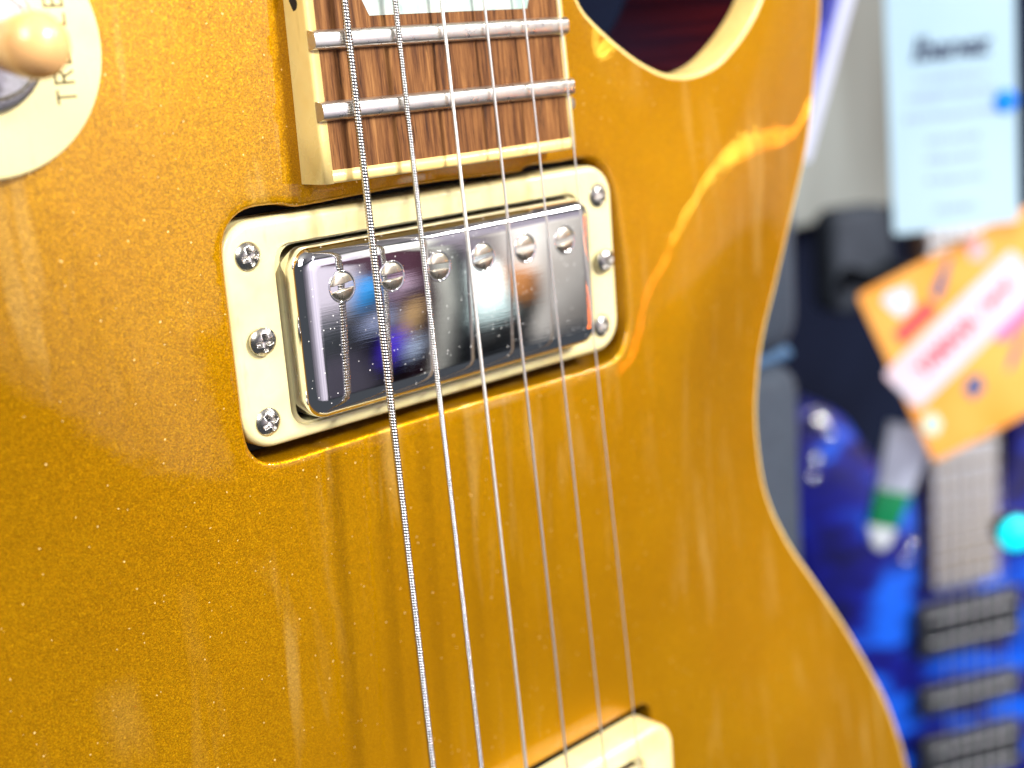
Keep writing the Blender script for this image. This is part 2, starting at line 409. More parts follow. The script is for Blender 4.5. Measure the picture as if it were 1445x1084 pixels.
# frets
def fret_y(n): return YN - 628 * (1 - 2 ** (-n / 12.0))
SHIFT = YF - fret_y(22)
for n in range(22, 0, -1):
    y = fret_y(n) + SHIFT; w = bw(y) + .02; b = MB(); L = []
    prof = [(-1.5, 0), (-1.47, .40), (-1.28, .92), (-1.05, 1.24), (-.75, 1.38), (.75, 1.38), (1.05, 1.24), (1.28, .92), (1.47, .40), (1.5, 0)]
    for k in range(25):
        x = XO + (k / 12 - 1) * w
        L.append([len(b.v) + j for j in range(len(prof))])
        for dy, dz in prof: b.v.append((x + (0 if 0 < k < 24 else (-1 if k else 1) * dz * .32), y + dy, bz(x, y) + dz - .01))
    for a, c in zip(L, L[1:]): b.bridge(a, c, False)
    b.f.append(tuple(L[0])); b.f.append(tuple(reversed(L[-1])))
    o = b.done('fret', M['fret'], fb)
    md = o.modifiers.new('edge', 'EDGE_SPLIT'); md.split_angle = math.radians(50)
# trapezoid inlays
def inlay(y0, y1, hw0, hw1, xc):
    b = MB(); n = 12; R = []
    for y, hw in ((y0, hw0), (y1, hw1)):
        R.append([len(b.v) + k for k in range(n + 1)])
        for k in range(n + 1):
            x = xc + (k * 2 / n - 1) * hw; b.v.append((x, y, bz(x, y) + .03))
    b.bridge(R[0], R[1], False); b.done('inlay', M['pearl'], fb, smooth=False)
inlay(46.7, 52.6, 17.0, 19.6, 1.3)
for n in (19, 17, 15, 12, 9, 7, 5, 3, 1):
    ya, yb = fret_y(n) + SHIFT, fret_y(n - 1) + SHIFT; inlay(ya + .2 * (yb - ya), yb - .2 * (yb - ya), bw(ya) * .6, bw(ya) * .72, XO)
for n in (21, 19, 17, 15, 12):
    y = fret_y(n) + SHIFT + (fret_y(n - 1) - fret_y(n)) / 2; xs = XO - bw(y) - .02
    b = MB(); i = b.loop([(0, 0)] * 14, 0)
    for k in range(14): b.v[k] = (xs - .06, y + 1.1 * math.cos(k * math.pi / 7), bz(xs, y) - 2.6 + 1.1 * math.sin(k * math.pi / 7))
    b.cap(i); b.done('side_dot', M['black'], fb, smooth=False)
# neck wood under the board, headstock
b = MB(); L = []
for y in np.linspace(58, YN + 4, 24):
    w = bw(y) - .3; zt = -.65 - (SL * (y - YF) if y > 60 else 0); d = 17
    L.append([len(b.v) + k for k in range(13)]); b.v += [(XO + w * math.cos(math.pi * k / 12 + math.pi), y, zt + d * math.sin(math.pi * k / 12 + math.pi)) for k in range(13)]
for a, c in zip(L, L[1:]): b.bridge(a, c, False)
b.cap(L[0], True); b.cap(L[-1]); b.done('neck', M['maho'], gtr)
hs = [(-21, 0), (-36, 22), (-34, 100), (-40, 150), (-22, 164), (0, 154), (22, 164), (40, 150), (34, 100), (36, 22), (21, 0)]
b = MB(); z0 = -18.5; yb = YN + 3
b.cap(b.loop([(x, y + yb) for x, y in hs], [z0 - 14 - .25 * y for x, y in hs])); a = b.loop([(x, y + yb) for x, y in hs], [z0 - .25 * y for x, y in hs]); b.cap(a, True); b.bridge(a, list(range(len(hs))))
b.done('headstock', M['black'], gtr, smooth=False)
b = MB(); b.box(-21.5, 21.5, YN, YN + 4, -20, -9.5); b.done('nut', M['ring'], gtr, smooth=False)

# strings
SP = [((-21.63, 33.03, 8.08), (-24.07, -143.47, 16.27)), ((-12.32, 33.03, 8.64), (-13.78, -143.47, 16.93)), ((-3.0, 33.03, 8.87), (-3.49, -143.47, 17.25)),
      ((6.31, 33.03, 8.77), (6.79, -143.47, 17.25)), ((15.62, 33.03, 8.34), (17.08, -143.47, 16.93)), ((24.93, 33.03, 7.58), (27.37, -143.47, 16.27))]
GA = [(1.24, .48), (.95, .41), (.66, .25), (.50, 0), (.39, 0), (.31, 0)]
SLAB = ['thickest wound bass string', 'second wound string, slightly thinner', 'thin wound string', 'plain steel string beside the wound ones', 'plain steel string, second from the treble side', 'thinnest plain steel string']
for (p1, p0), (dia, pitch), lab in zip(SP, GA, SLAB):
    p1, p0 = np.array(p1), np.array(p0); d = p1 - p0; pe = p0 + d * (YN - p0[1]) / d[1]
    far = p0 + d * (75 - p0[1]) / d[1]; L = np.linalg.norm(d); t = d / L
    e1 = np.cross(t, (0, 0, 1.)); e1 /= np.linalg.norm(e1); e2 = np.cross(e1, t)
    r = dia / 2; n = 12 if pitch else 10
    if pitch:
        per = 6 if pitch > .4 else 4
        ns = int(np.linalg.norm(far - p0) / pitch) * per; s = np.arange(ns + 1) * pitch / per
        ph = (np.arange(ns + 1) % per) / per
        rr = r - (.37 if pitch > .4 else .28) * pitch * (1 - np.sqrt(np.clip(1 - (2 * ph - 1) ** 2 * .92, 0, 1))) * .95
        s = np.r_[s, np.linalg.norm(pe - p0)]; rr = np.r_[rr, r * .9]
    else:
        s = np.linspace(0, np.linalg.norm(pe - p0), 40); rr = np.full(40, r)
    ang = np.arange(n) * 2 * math.pi / n
    V = (p0 + t * s[:, None])[:, None, :] + rr[:, None, None] * (np.cos(ang)[None, :, None] * e1 + np.sin(ang)[None, :, None] * e2)
    if pitch:                                      # helix: shift each ring point along the string by its angle
        V[:-1] = V[:-1] + (ang / (2 * math.pi) * pitch)[None, :, None] * t
    b = MB(); b.v = V.reshape(-1, 3).tolist(); m = len(s)
    I = np.arange((m - 1) * n).reshape(m - 1, n); J = np.roll(I, -1, 1)
    b.f = np.stack([I, J, J + n, I + n], -1).reshape(-1, 4).tolist()
    b.done('string', M['wound'] if pitch > .3 else M['steel'], gtr, label=lab)

# screws made once, shared
def head_mesh(name, R, H, recess, skirt, n=44):
    """domed screw head: polar-free square grid mapped to a disc, recess cut as real depth"""
    b = MB(); idx = {}
    for i in range(n + 1):
        for j in range(n + 1):
            a, c = 2 * i / n - 1, 2 * j / n - 1
            x, y = a * math.sqrt(1 - c * c / 2), c * math.sqrt(1 - a * a / 2)      # square -> disc
            rr = min(1, math.hypot(x, y)); z = H * (1 - rr ** (2.6 if H > .6 else 4.5))
            idx[i, j] = len(b.v); b.v.append((x * R, y * R, z - recess(x * R, y * R, rr)))
    for i in range(n):
        for j in range(n): b.f.append((idx[i, j], idx[i + 1, j], idx[i + 1, j + 1], idx[i, j + 1]))
    ed = [idx[i, 0] for i in range(n)] + [idx[n, j] for j in range(n)] + [idx[i, n] for i in range(n, 0, -1)] + [idx[0, j] for j in range(n, 0, -1)]
    i0 = len(b.v); b.v += [(b.v[k][0] * 1.0, b.v[k][1] * 1.0, -skirt) for k in ed]; b.bridge(list(range(i0, i0 + len(ed))), ed)
    o = b.done(name, M['screw'], None); md = o.data; COL.objects.unlink(o); bpy.data.objects.remove(o)
    return md
def sst(x): x = max(0, min(1, x)); return x * x * (3 - 2 * x)
def phil(x, y, rr):
    arm = lambda u, v: sst((.42 - abs(u)) / .12) * sst((1.5 - abs(v)) / .3)
    return .95 * max(arm(x, y), arm(y, x), sst((.72 - math.hypot(x, y)) / .3)) * (1.1 - .35 * math.hypot(x, y))
def slot(x, y, rr): return 1.0 * sst((.50 - abs(y)) / .09)
me_ph = head_mesh('screw', 2.25, .95, phil, .5)
me_sl = head_mesh('pole_screw', 2.2, .34, slot, .6)
me_sl.materials[0] = M['pole']

# pickup: ring, chrome cover, screws
def pickup(cx, cy, zt, ztop, tilt_screws, name_extra=''):
    o_prof = [(0, zt - 7), (0, zt - 1.3)] + [(1.3 - 1.3 * math.cos(math.radians(15 * k)), zt - 1.3 + 1.3 * math.sin(math.radians(15 * k))) for k in range(1, 7)]
    b = MB(); L = [b.loop(rrect(cx, cy, 43.4 - o, 17.9 - o, 6.0 - o, 10), z) for o, z in o_prof]
    for a, c in zip(L, L[1:]): b.bridge(a, c)
    hx, hy = 34.3, 14.8; ocy = cy - 1.1
    ins = [(0, 0), (.12, -.04), (.25, -.2), (.3, -.7)]
    prev = L[-1]
    for o, z in ins:
        q = b.loop(rrect(cx, ocy, hx - o, hy - o, 3.4 - o, 10), zt + z); b.bridge(prev, q); prev = q
    q = b.loop(rrect(cx, ocy, hx - 1.6, hy - .5, 2.6, 10), zt - .75); b.bridge(prev, q); prev = q
    q = b.loop(rrect(cx, ocy, hx - 1.7, hy - .6, 2.6, 10), zt - 5); b.bridge(prev, q)
    ring = b.done('pickup_ring', M['ring'], gtr)
    md = ring.modifiers.new('edge', 'EDGE_SPLIT'); md.split_angle = math.radians(65)
    for k, (x, y, dz, rz) in enumerate(tilt_screws):
        s = link('screw', me_ph, ring, None, None, (cx + x, cy + y, zt + dz), rz)
        if dz > .8: s.rotation_euler.x = .10; s.rotation_euler.y = -.10
    ccy = cy - .9; r = 2.7
    pr = [(0, zt - 4.5), (0, ztop - r)] + [(r - r * math.cos(math.radians(11.25 * k)), ztop - r + r * math.sin(math.radians(11.25 * k))) for k in range(1, 9)]
    b = MB(); L = [b.loop(rrect(cx + .15, ccy, 33.0 - o, 13.75 - o, 3.6 - o, 12), z) for o, z in pr]
    for a, c in zip(L, L[1:]): b.bridge(a, c)
    # flat face with a hairline groove before the rounding, and a rim round each pole hole
    q = b.loop(rrect(cx + .15, ccy, 33.0 - r - .5, 13.75 - r - .5, 1.2, 12), ztop + .03); b.bridge(L[-1], q)
    b.cap(q)
    cov = b.done('pickup_cover', M['chrome'], gtr)
    for i in range(6):
        x, y = cx + (i - 2.5) * 10.043, cy + 5.95
        rb = lathe([(2.62, -.1), (2.6, .05), (2.5, .10), (2.3, .07), (2.22, -.05)], 36)
        link('pole_screw', me_sl, cov, None, None, (x, y, ztop + .12), [.10, .04, -.05, .12, .0, .16][i])
        if i == 0: first = rb.done('pole_hole_rim', M['chrome'], cov, offset=(x, y, ztop + .03))
        else: link('pole_hole_rim', first.data, cov, None, None, (x, y, ztop + .03))
    return ring, cov
pickup(0, 0, -.15, 4.35, [(-38.7, 12.6, .15, .3), (-38.3, -.7, .9, .1), (-38.6, -13.5, .15, .5), (39.2, 12.2, .2, .25), (39.3, -.4, 1.1, .7), (38.3, -12.9, .1, .2)])
pickup(1.5, -114.3, 7.4, 12.2, [(-38.3, -.7, .9, .1), (-38.6, -13.5, .15, .5), (38.6, -.4, .9, .7), (38.6, -13.3, .1, .2)])
# bridge and tailpiece
b = slab(1.6, -146, 37, 5.5, 5, roundprof(9, 14.5, 1)); b.done('bridge', M['chrome'], gtr)
for (p1, p0) in SP:
    b = MB(); b.box(p0[0] - 4, p0[0] + 4, p0[1] - 5, p0[1] + .5, 13, p0[2] - .5); b.done('saddle', M['screw'], gtr, smooth=False)
b = slab(1.6, -183, 50, 7, 6.5, roundprof(7, 17, 3)); b.done('tailpiece', M['chrome'], gtr)
for x, y, r, zz in ((-33, -146, 3, 9.2), (36, -146, 3, 9.2), (-41, -183, 4, 7.2), (44, -183, 4, 7.2)):
    lathe([(r, -10), (r, zz)], 16, None, (x, y, 0)).done('post', M['screw'], gtr)

# switch plate
PX, PY = -75.3, 45.3
b = MB(); pr = [(17, -.3), (17, .9), (16.85, 1.2), (16.5, 1.35)]
n = 72; L = [b.loop([(PX + r * math.cos(2 * math.pi * k / n), PY + r * math.sin(2 * math.pi * k / n)) for k in range(n)], z) for r, z in pr]
for a, c in zip(L, L[1:]): b.bridge(a, c)
b.cap(L[-1]); plate = b.done('switch_plate', M['ring'], gtr)
# lettering, flat print reading up the neck direction
GL = {'T': [[(0, 1), (.62, 1)], [(.31, 1), (.31, 0)]], 'R': [[(0, 0), (0, 1), (.36, 1), (.52, .93), (.56, .76), (.52, .6), (.36, .52), (0, .52)], [(.3, .52), (.58, 0)]],
      'E': [[(.54, 1), (0, 1), (0, 0), (.54, 0)], [(0, .52), (.46, .52)]], 'B': [[(0, 0), (0, 1), (.34, 1), (.5, .92), (.52, .77), (.48, .6), (.32, .53), (0, .53)], [(.32, .53), (.54, .44), (.58, .26), (.52, .08), (.34, 0), (0, 0)]],
      'L': [[(0, 1), (0, 0), (.5, 0)]]}
def strokes(text, hgt, gap, w, place, b):
    x = 0
    for ch in text:
        for pl in GL[ch]:
            for (a, c) in zip(pl, pl[1:]):
                a = np.array(a) * hgt; c = np.array(c) * hgt; d = c - a; ln = np.linalg.norm(d); d /= ln; nn = np.array((-d[1], d[0])) * w / 2; a = a - d * w / 2; c = c + d * w / 2
                i = len(b.v)
                for q in (a + nn, a - nn, c - nn, c + nn): b.v.append(place(q[0] + x, q[1]))
                b.f.append((i, i + 1, i + 2, i + 3))
        x += max(p[0] for pl in GL[ch] for p in pl) * hgt + gap
    return x
b = MB(); strokes('TREBLE', 2.5, 1.1, .34, lambda u, v: (-63.2 - v - .004 * u, 37.4 + u, 1.38), b)
b.done('plate_lettering', M['ink'], plate, smooth=False)
b = lathe([(8.6, 1.3), (8.6, 1.9), (8.2, 2.15), (7.2, 2.2)], 40, None, (PX, PY, 0)); b.done('washer', M['zinc'], plate)
b = MB(); n = 80; pr = [(7.0, 2.1), (7.0, 3.9), (6.5, 4.4), (4.2, 4.5)]
L = [b.loop([(PX + (r + (.16 if k % 2 else -.1) * (r > 6.8)) * math.cos(2 * math.pi * k / n), PY + (r + (.16 if k % 2 else -.1) * (r > 6.8)) * math.sin(2 * math.pi * k / n)) for k in range(n)], z) for r, z in pr]
for a, c in zip(L, L[1:]): b.bridge(a, c)
b.cap(L[-1]); b.done('knurled_nut', M['zinc'], plate, smooth=False)
pr = [(1.7, 4.0), (1.8, 7), (2.9, 7.5), (3.3, 9), (3.8, 12.5), (4.1, 16)] + [(4.1 * math.cos(math.radians(a)), 16.2 + 4.0 * math.sin(math.radians(a))) for a in range(10, 90, 9)] + [(.3, 20.2)]
b = lathe(pr, 40); tip = b.done('switch_tip', M['tip'], gtr, offset=(PX + .3, PY + .3, 0)); tip.rotation_euler = (math.radians(3.5), math.radians(1.5), 0)
# pickguard screw hole by the board
b = lathe([(1.25, 0), (1.25, .10), (.9, .12)], 20); zz = float(h(np.array([[35.2, 29.6]]))[0])
b.done('screw_hole', M['zinc'], body, offset=(35.2, 29.6, zz - .05))
#BACKGROUND
# ------------------------------------------------------------------ the shop behind the guitar
def yaw_empty(name, label, cat, P, psi, roll=0.0, group=None):
    """an item that hangs at P (guitar mm), turned psi degrees about the vertical towards the viewer"""
    o = empty(name, label, cat, group, G(*P))
    o.rotation_euler = (Matrix.Rotation(math.radians(90), 3, 'X') @ Matrix.Rotation(math.radians(-psi), 3, 'Y') @ Matrix.Rotation(math.radians(roll), 3, 'Z')).to_euler()
    return o
def solid(name, color, rough=.5, **k): return mat(name, color, rough, **k)
def grain(name, c0, c1, scale=20, sc=(1, 1, 1), rough=.5, rot=(0, 0, 0), coat=0.0, d=3, lo=.35, hi=.65):
    m = mat(name, c0, rough, 0, coat, .06); t = NT(m); n = t.noise(t.coord(sc, rot), scale, d)
    t.l(t.ramp(n.outputs[0], [(lo, c0), (hi, c1)]), t.p.inputs['Base Color']); return m
def text(name, body, size, mat_, parent, loc, rotz=0, shear=0, scale=(1, 1)):
    c = bpy.data.curves.new(name, 'FONT'); c.body = body; c.size = size * MM; c.extrude = .00005; c.shear = shear; c.offset = .00045; c.align_x = 'CENTER'; c.align_y = 'CENTER'
    c.materials.append(mat_)
    o = bpy.data.objects.new(name, c); COL.objects.link(o)
    dg = bpy.context.evaluated_depsgraph_get(); me = bpy.data.meshes.new_from_object(o.evaluated_get(dg)); bpy.data.objects.remove(o)
    o = link(name, me, parent, None, None, loc, rotz); o.scale = (scale[0], scale[1], 1); return o
def plate_obj(name, pts, z0, z1, m, parent, bev=0, **k):
    b = MB(); P = np.array(ccw([tuple(p) for p in pts]), float)
    if bev:
        L = [b.loop(P, z0)] + [b.loop(inset(P, bev * (1 - math.cos(math.radians(a)))), z1 - bev + bev * math.sin(math.radians(a))) for a in (0, 30, 60, 90)]
    else: L = [b.loop(P, z0), b.loop(P, z1)]
    for a, c in zip(L, L[1:]): b.bridge(a, c)
    b.cap(L[-1]); b.cap(L[0], True)
    return b.done(name, m, parent, smooth=bool(bev), **k)

wallm = grain('navy_black_wall', (.003, .004, .010), (.008, .012, .030), 3, rough=.95)
wallm.node_tree.nodes['Principled BSDF'].inputs['Specular IOR Level'].default_value = .05
o = mesh('wall', [(-1500, -1100, -470), (2600, -1100, -470), (2600, 1600, -470), (-1500, 1600, -470)], [(0, 1, 2, 3)], wallm, None, False, kind='structure')
o.location = ORG; o.rotation_euler = (math.radians(90), 0, 0)
pm = grain('pale_grey_panel', (.13, .13, .115), (.32, .36, .35), 7, (1, .18, 1), .8)
pn = empty('wall_panel', 'pale grey wall panel hanging far behind the white tag', 'panel', None, G(820, -110, -440))
b = slab(0, 330, 130, 330, 14, [(0, -14), (0, -3), (1, -1), (3, 0)]); b.done('board', pm, pn)

# padded case right behind the waist
cm = grain('slate_nylon', (.016, .026, .045), (.030, .045, .070), 300, rough=.75, lo=.3, hi=.7)
pc = empty('padded_case', 'dark slate padded case with a seam, standing right behind the gold waist', 'case', None, G(225, -700, -165))
b = slab(0, 308, 72, 305, 16, [(6, -32), (0, -26), (0, 22), (3, 30), (10, 34)]); b.done('lower_pocket', cm, pc)
b = slab(0, 655, 72, 40, 16, [(6, -32), (0, -26), (0, 22), (3, 30), (10, 34)]); b.done('upper_pocket', cm, pc)
b = slab(0, 614, 70, 3.2, 3, [(0, -20), (0, 26), (2, 29)]); b.done('seam_piping', mat('blue_piping', (.03, .09, .19), .5), pc)

# white hang tag with printed lines
wt_ = grain('white_card', (.38, .56, .70), (.46, .64, .76), 6, rough=.5)
pr1 = solid('print_dark', (.008, .012, .06), .8); pr2 = solid('print_pale', (.30, .38, .62), .6)
tg = yaw_empty('hang_tag', 'white printed hang tag with dark script heading, hanging above the orange card', 'tag', (452, -3.6, -153.4), 42, 2)
b = slab(0, 2, 30.5, 57, 2, [(0, -.8), (0, 0)]); b.done('card', wt_, tg, smooth=False)
text('heading', 'Ibanez', 15.5, pr1, tg, (-1, 30.5, .15), 0, .25, (.92, 1))
b = MB()
random.seed(3)
for y, w in ((17, 17), (9, 21), (-.5, 23), (-12, 13), (-21, 14), (-31, 14), (-45, 10)):
    x = -w
    while x < w:                                   # blurred print: short unreadable strokes
        l = random.uniform(1.2, 3.6); b.box(x, min(x + l, w), y - random.uniform(.9, 1.8), y + random.uniform(.9, 2.0), .02, .1); x += l + random.uniform(.5, 1.1)
b.done('small_print', pr2, tg, smooth=False, kind='stuff')

# orange card, tilted, with a white band lettered in red
om = grain('orange_card', (.92, .36, .05), (.96, .46, .10), 25, rough=.5)
oc = yaw_empty('price_card', 'tilted orange price card with red lettering on a slanted white band', 'card', (460.1, -120.4, -163), 40)
ca, sa = math.cos(math.radians(24.5)), math.sin(math.radians(24.5)); R2 = lambda x, y: (-44 + x * ca - y * -sa, 29.2 + x * sa - y * ca)
b = slab(0, 0, 49, 49.5, 3, [(0, -.8), (0, 0)]); c_ = R2(49, 49.5); q = b.done('card', om, oc, smooth=False, offset=(c_[0], c_[1], 0)); q.rotation_euler.z = math.radians(23.5)
bm_ = grain('white_band', (.66, .66, .78), (.86, .62, .70), 40, rough=.5); pk = solid('magenta_print', (.9, .16, .42), .5); rd = solid('red_print', (.85, .07, .10), .5)
q = slab(0, 0, 44, 13.5, 3, [(0, .05), (0, .25)]).done('band', bm_, oc, smooth=False, offset=(11, 8, 0)); q.rotation_euler.z = math.radians(42)
q = slab(0, 0, 17, 8, 4, [(0, .02), (0, .15)]).done('magenta_patch', pk, oc, smooth=False, offset=(38, 16, 0)); q.rotation_euler.z = math.radians(42)
q = slab(0, 0, 12, 4, 2, [(0, .02), (0, .15)]).done('red_patch', rd, oc, smooth=False, offset=(-14, 14, 0)); q.rotation_euler.z = math.radians(42)
text('red_lettering', 'YAMAHA', 11.5, rd, oc, (2, .5, .35), math.radians(42), 0, (.8, 1))
text('red_lettering', '/ used', 9, rd, oc, (26, 23.5, .35), math.radians(42), .2, (.85, 1))
ic = solid('blue_grey_print', (.10, .12, .27), .5); iw = solid('pale_blue_print', (.62, .74, .92), .5); ip = solid('pink_print', (.93, .45, .45), .5); im = solid('mint_print', (.5, .85, .75), .5)
plate_obj('printed_shape', [(-29, 30), (-17, 33), (-15, 22), (-22, 17), (-31, 26)], .02, .12, iw, oc)
plate_obj('printed_shape', [(-6, 28), (-2, 24), (1, 30), (4.5, 46), (2.5, 46), (-3, 35)], .02, .12, ic, oc)
plate_obj('printed_shape', [(13, -17), (20, -16), (22, -24), (16, -29), (11, -24)], .02, .12, ic, oc)
plate_obj('printed_shape', [(33, -16), (37, -13), (43, 4), (41, 5), (35, -8)], .02, .12, ic, oc)
plate_obj('printed_shape', [(-10, -36), (-4, -34), (0, -40), (-3, -46), (-9, -44)], .02, .12, im, oc)
plate_obj('printed_shape', [(11, 52), (18, 55), (24, 49), (21, 42), (14, 43)], .02, .12, ip, oc)

# blue guitar hanging further along the wall
K = 1.154
bgt = yaw_empty('electric_guitar', 'translucent blue quilted electric guitar with pale maple neck, blurred at right', 'guitar', (647, -288.5, -250), 28, 1.5)
blm = bpy.data.materials.new('blue_quilt'); blm.use_nodes = True; t = NT(blm)
nz = t.noise(t.coord((.45, 1.1, 1)), 44, 3, .5, .8); nb = t.noise(t.coord(), 9, 2)
f = t.math('ADD', t.math('MULTIPLY', nz.outputs[0], .6), t.math('MULTIPLY', nb.outputs[0], .4))
vl = t.n('ShaderNodeVectorMath', _operation='DISTANCE'); t.l(t.coord(), vl.inputs[0]); vl.inputs[1].default_value = (.03, -.15, 0)
f = t.math('SUBTRACT', f, t.math('MULTIPLY', t.math('SUBTRACT', vl.outputs['Value'], .12, False), .6))      # blue burst: darker stain towards the edge
t.l(t.ramp(f, [(.38, (.0002, .0003, .045)), (.49, (.0004, .003, .20)), (.58, (.004, .11, .75))]), t.p.inputs['Base Color'])
t.p.inputs['Roughness'].default_value = .35; t.p.inputs['Coat Weight'].default_value = .4; t.p.inputs['Coat Roughness'].default_value = .04
out = [(-27, 22), (-40, 30), (-62, 58), (-82, 86), (-104, 97), (-120, 88), (-126, 60), (-122, 20), (-116, -40), (-118, -90), (-134, -140), (-152, -200), (-150, -260), (-110, -310), (0, -330), (110, -310), (150, -260), (152, -200), (134, -140), (118, -90), (114, -40), (116, 10), (112, 60), (100, 92), (82, 104), (62, 92), (46, 62), (36, 30), (27, 14)]
q = resample(catmull(out, 6), 6)
plate_obj('body', q, -52, -9, blm, bgt, 8)
mp = grain('maple_fretboard', (.82, .84, .92), (.90, .91, .96), 60, (1, .2, 1), .3, coat=.8); mpb = grain('maple_neck_side', (.36, .20, .13), (.50, .30, .20), 60, (1, .2, 1), .4)
nk = plate_obj('neck', [(-24, 470), (24, 470), (27, -43), (-27, -43)], -22, -4, mpb, bgt, 1)
fbo = plate_obj('fretboard', [(-22, 470), (22, 470), (25, -44), (-25, -44)], -4, 1, mp, bgt, .6)
fy = lambda n: -34 + 648 * 2 ** (-n / 12.0) - 648 * 2 ** (-22 / 12.0)
first = None
for n in range(22, 3, -1):
    if first is None: first = slab(0, 0, 24.6, 1.3, .6, [(0, 0), (.2, .7), (.8, 1.1)]).done('fret', mat('brass_fret', (.20, .13, .03), .5, .3), fbo, offset=(0, fy(n), 1)); 
    else: link('fret', first.data, fbo, None, None, (0, fy(n), 1))
bk = grain('black_plastic', (.012, .014, .018), (.03, .034, .04), 80, rough=.35)
gp = mat('grey_pole', (.30, .31, .33), .35, .8)
for (y, hh) in ((-75, 19), (-128, 10), (-176, 19)):
    pu = slab(4, y, 40, hh, 3, roundprof(-9, 0, 2)).done('pickup', bk, bgt)
    for sgn in ((1, -1) if hh > 12 else (0,)):
        slab(4, y + sgn * 9, 34, 1.6, 1.5, [(0, -.5), (0, .5), (.4, .8)]).done('pole_bar', gp, pu)
for k in range(6):
    x0, x1 = (k - 2.5) * 9.5 + 2, (k - 2.5) * 7; b = MB()
    for y, x, z in ((-230, x0, 9), (470, x1, 4)): b.loop([(x + .6 * math.cos(a * math.pi / 3), y, z + .6 * math.sin(a * math.pi / 3)) for a in range(6)], [z + .6 * math.sin(a * math.pi / 3) for a in range(6)])
    v = b.v; b.v = []
    for j, (y, x, z) in enumerate(((-230, x0, 9), (470, x1, 4))):
        b.v += [(x + .6 * math.cos(a * math.pi / 3), y, z + .6 * math.sin(a * math.pi / 3)) for a in range(6)]
    b.bridge(list(range(6)), list(range(6, 12))); b.done('string', M['steel'], bgt)
slab(2, -225, 42, 12, 4, roundprof(-9, 10, 3)).done('bridge', M['zinc'], bgt)
kb = None
for x, y, r in ((-101, 85.5, 7.5), (-93, 75, 3.2), (-104, 61, 4), (-107, 49, 3.6), (-42, -22, 4), (-36, -11, 3.2)):
    lathe([(r, -2)] + [(r * math.cos(math.radians(a)), r * math.sin(math.radians(a))) for a in range(0, 90, 10)] + [(.05 * r, r)], 24).done('chrome_knob', M['chrome'], bgt, offset=(x, y, -9))

wh = yaw_empty('wall_hook', 'dim grey padded wall hook in the dark gap left of the orange card', 'hook', (598, -106, -293), 20)
hm = grain('hook_foam', (.022, .030, .045), (.035, .045, .065), 60, rough=.8)
slab(0, 0, 26, 34, 12, roundprof(-20, 0, 8)).done('base', hm, wh); slab(-14, -8, 6, 6, 5, roundprof(0, 60, 5)).done('prong', hm, wh); slab(14, -8, 6, 6, 5, roundprof(0, 60, 5)).done('prong', hm, wh)
# hanging pointed tag, blue and white card above, pilot lamps
hp = yaw_empty('pointed_tag', 'green and white pointed tag hanging in front of the blue guitar', 'tag', (477.2, -208, -201.9), 35)
plate_obj('white_top', [(-1, 38), (26, 30), (11, -5), (-9, 1)], -4, 0, solid('pale_blue_plastic', (.58, .63, .80), .4), hp, 1)
plate_obj('green_band', [(-9, 1), (11, -5), (2, -24), (-14, -19)], -4.5, .5, solid('green_plastic', (.004, .20, .075), .4), hp, 1)
plate_obj('white_tip', [(-14, -19), (2, -24), (-2, -33), (-7, -36), (-12, -32)], -4, 0, solid('pale_tip', (.55, .60, .66), .4), hp, 1)
P_, psi = (363, 31, -181), 40
ht = yaw_empty('hang_tag', 'violet blue card with a white border leaning behind the gold horn', 'tag', P_, psi, -17)
slab(0, 10, 20, 55, 2, [(0, -.8), (0, 0)]).done('card', solid('white_border', (.62, .66, .85), .5), ht, smooth=False)
slab(-2, 12, 16.5, 50, 1, [(0, .02), (0, .15)]).done('print_field', grain('violet_blue_print', (.05, .06, .45), (.16, .18, .66), 25), ht, smooth=False)
slab(-2, 24, 13, 10, 1, [(0, .16), (0, .3)]).done('dark_block', solid('deep_blue_print', (.008, .012, .20), .5), ht, smooth=False)
lathe([(5.6, 0), (5.6, .35), (5.2, .5)], 28).done('blue_sticker', solid('blue_vinyl', (.0, .22, .95), .3), tg, offset=(25, 3, .02))
def led(P, r, col, s, label):
    e = yaw_empty('pilot_lamp', label, 'lamp', P, 40, 0)
    lathe([(r * 1.15, -8), (r * 1.15, -.5), (r, 0)], 24).done('housing', bk, e)
    m = bpy.data.materials.new('pilot_glow'); m.use_nodes = True; p = m.node_tree.nodes['Principled BSDF']; p.inputs['Base Color'].default_value = (*col, 1); p.inputs['Emission Color'].default_value = (*col, 1); p.inputs['Emission Strength'].default_value = s
    lathe([(r, 0)] + [(r * math.cos(math.radians(a)), .7 * r * math.sin(math.radians(a))) for a in range(10, 90, 16)] + [(.04, .7 * r)], 24).done('lens', m, e)
led((475.4, -218.0, -130.3), 8.5, (0, .75, .85), 1.5, 'glowing cyan pilot lamp beside the blurred maple neck')

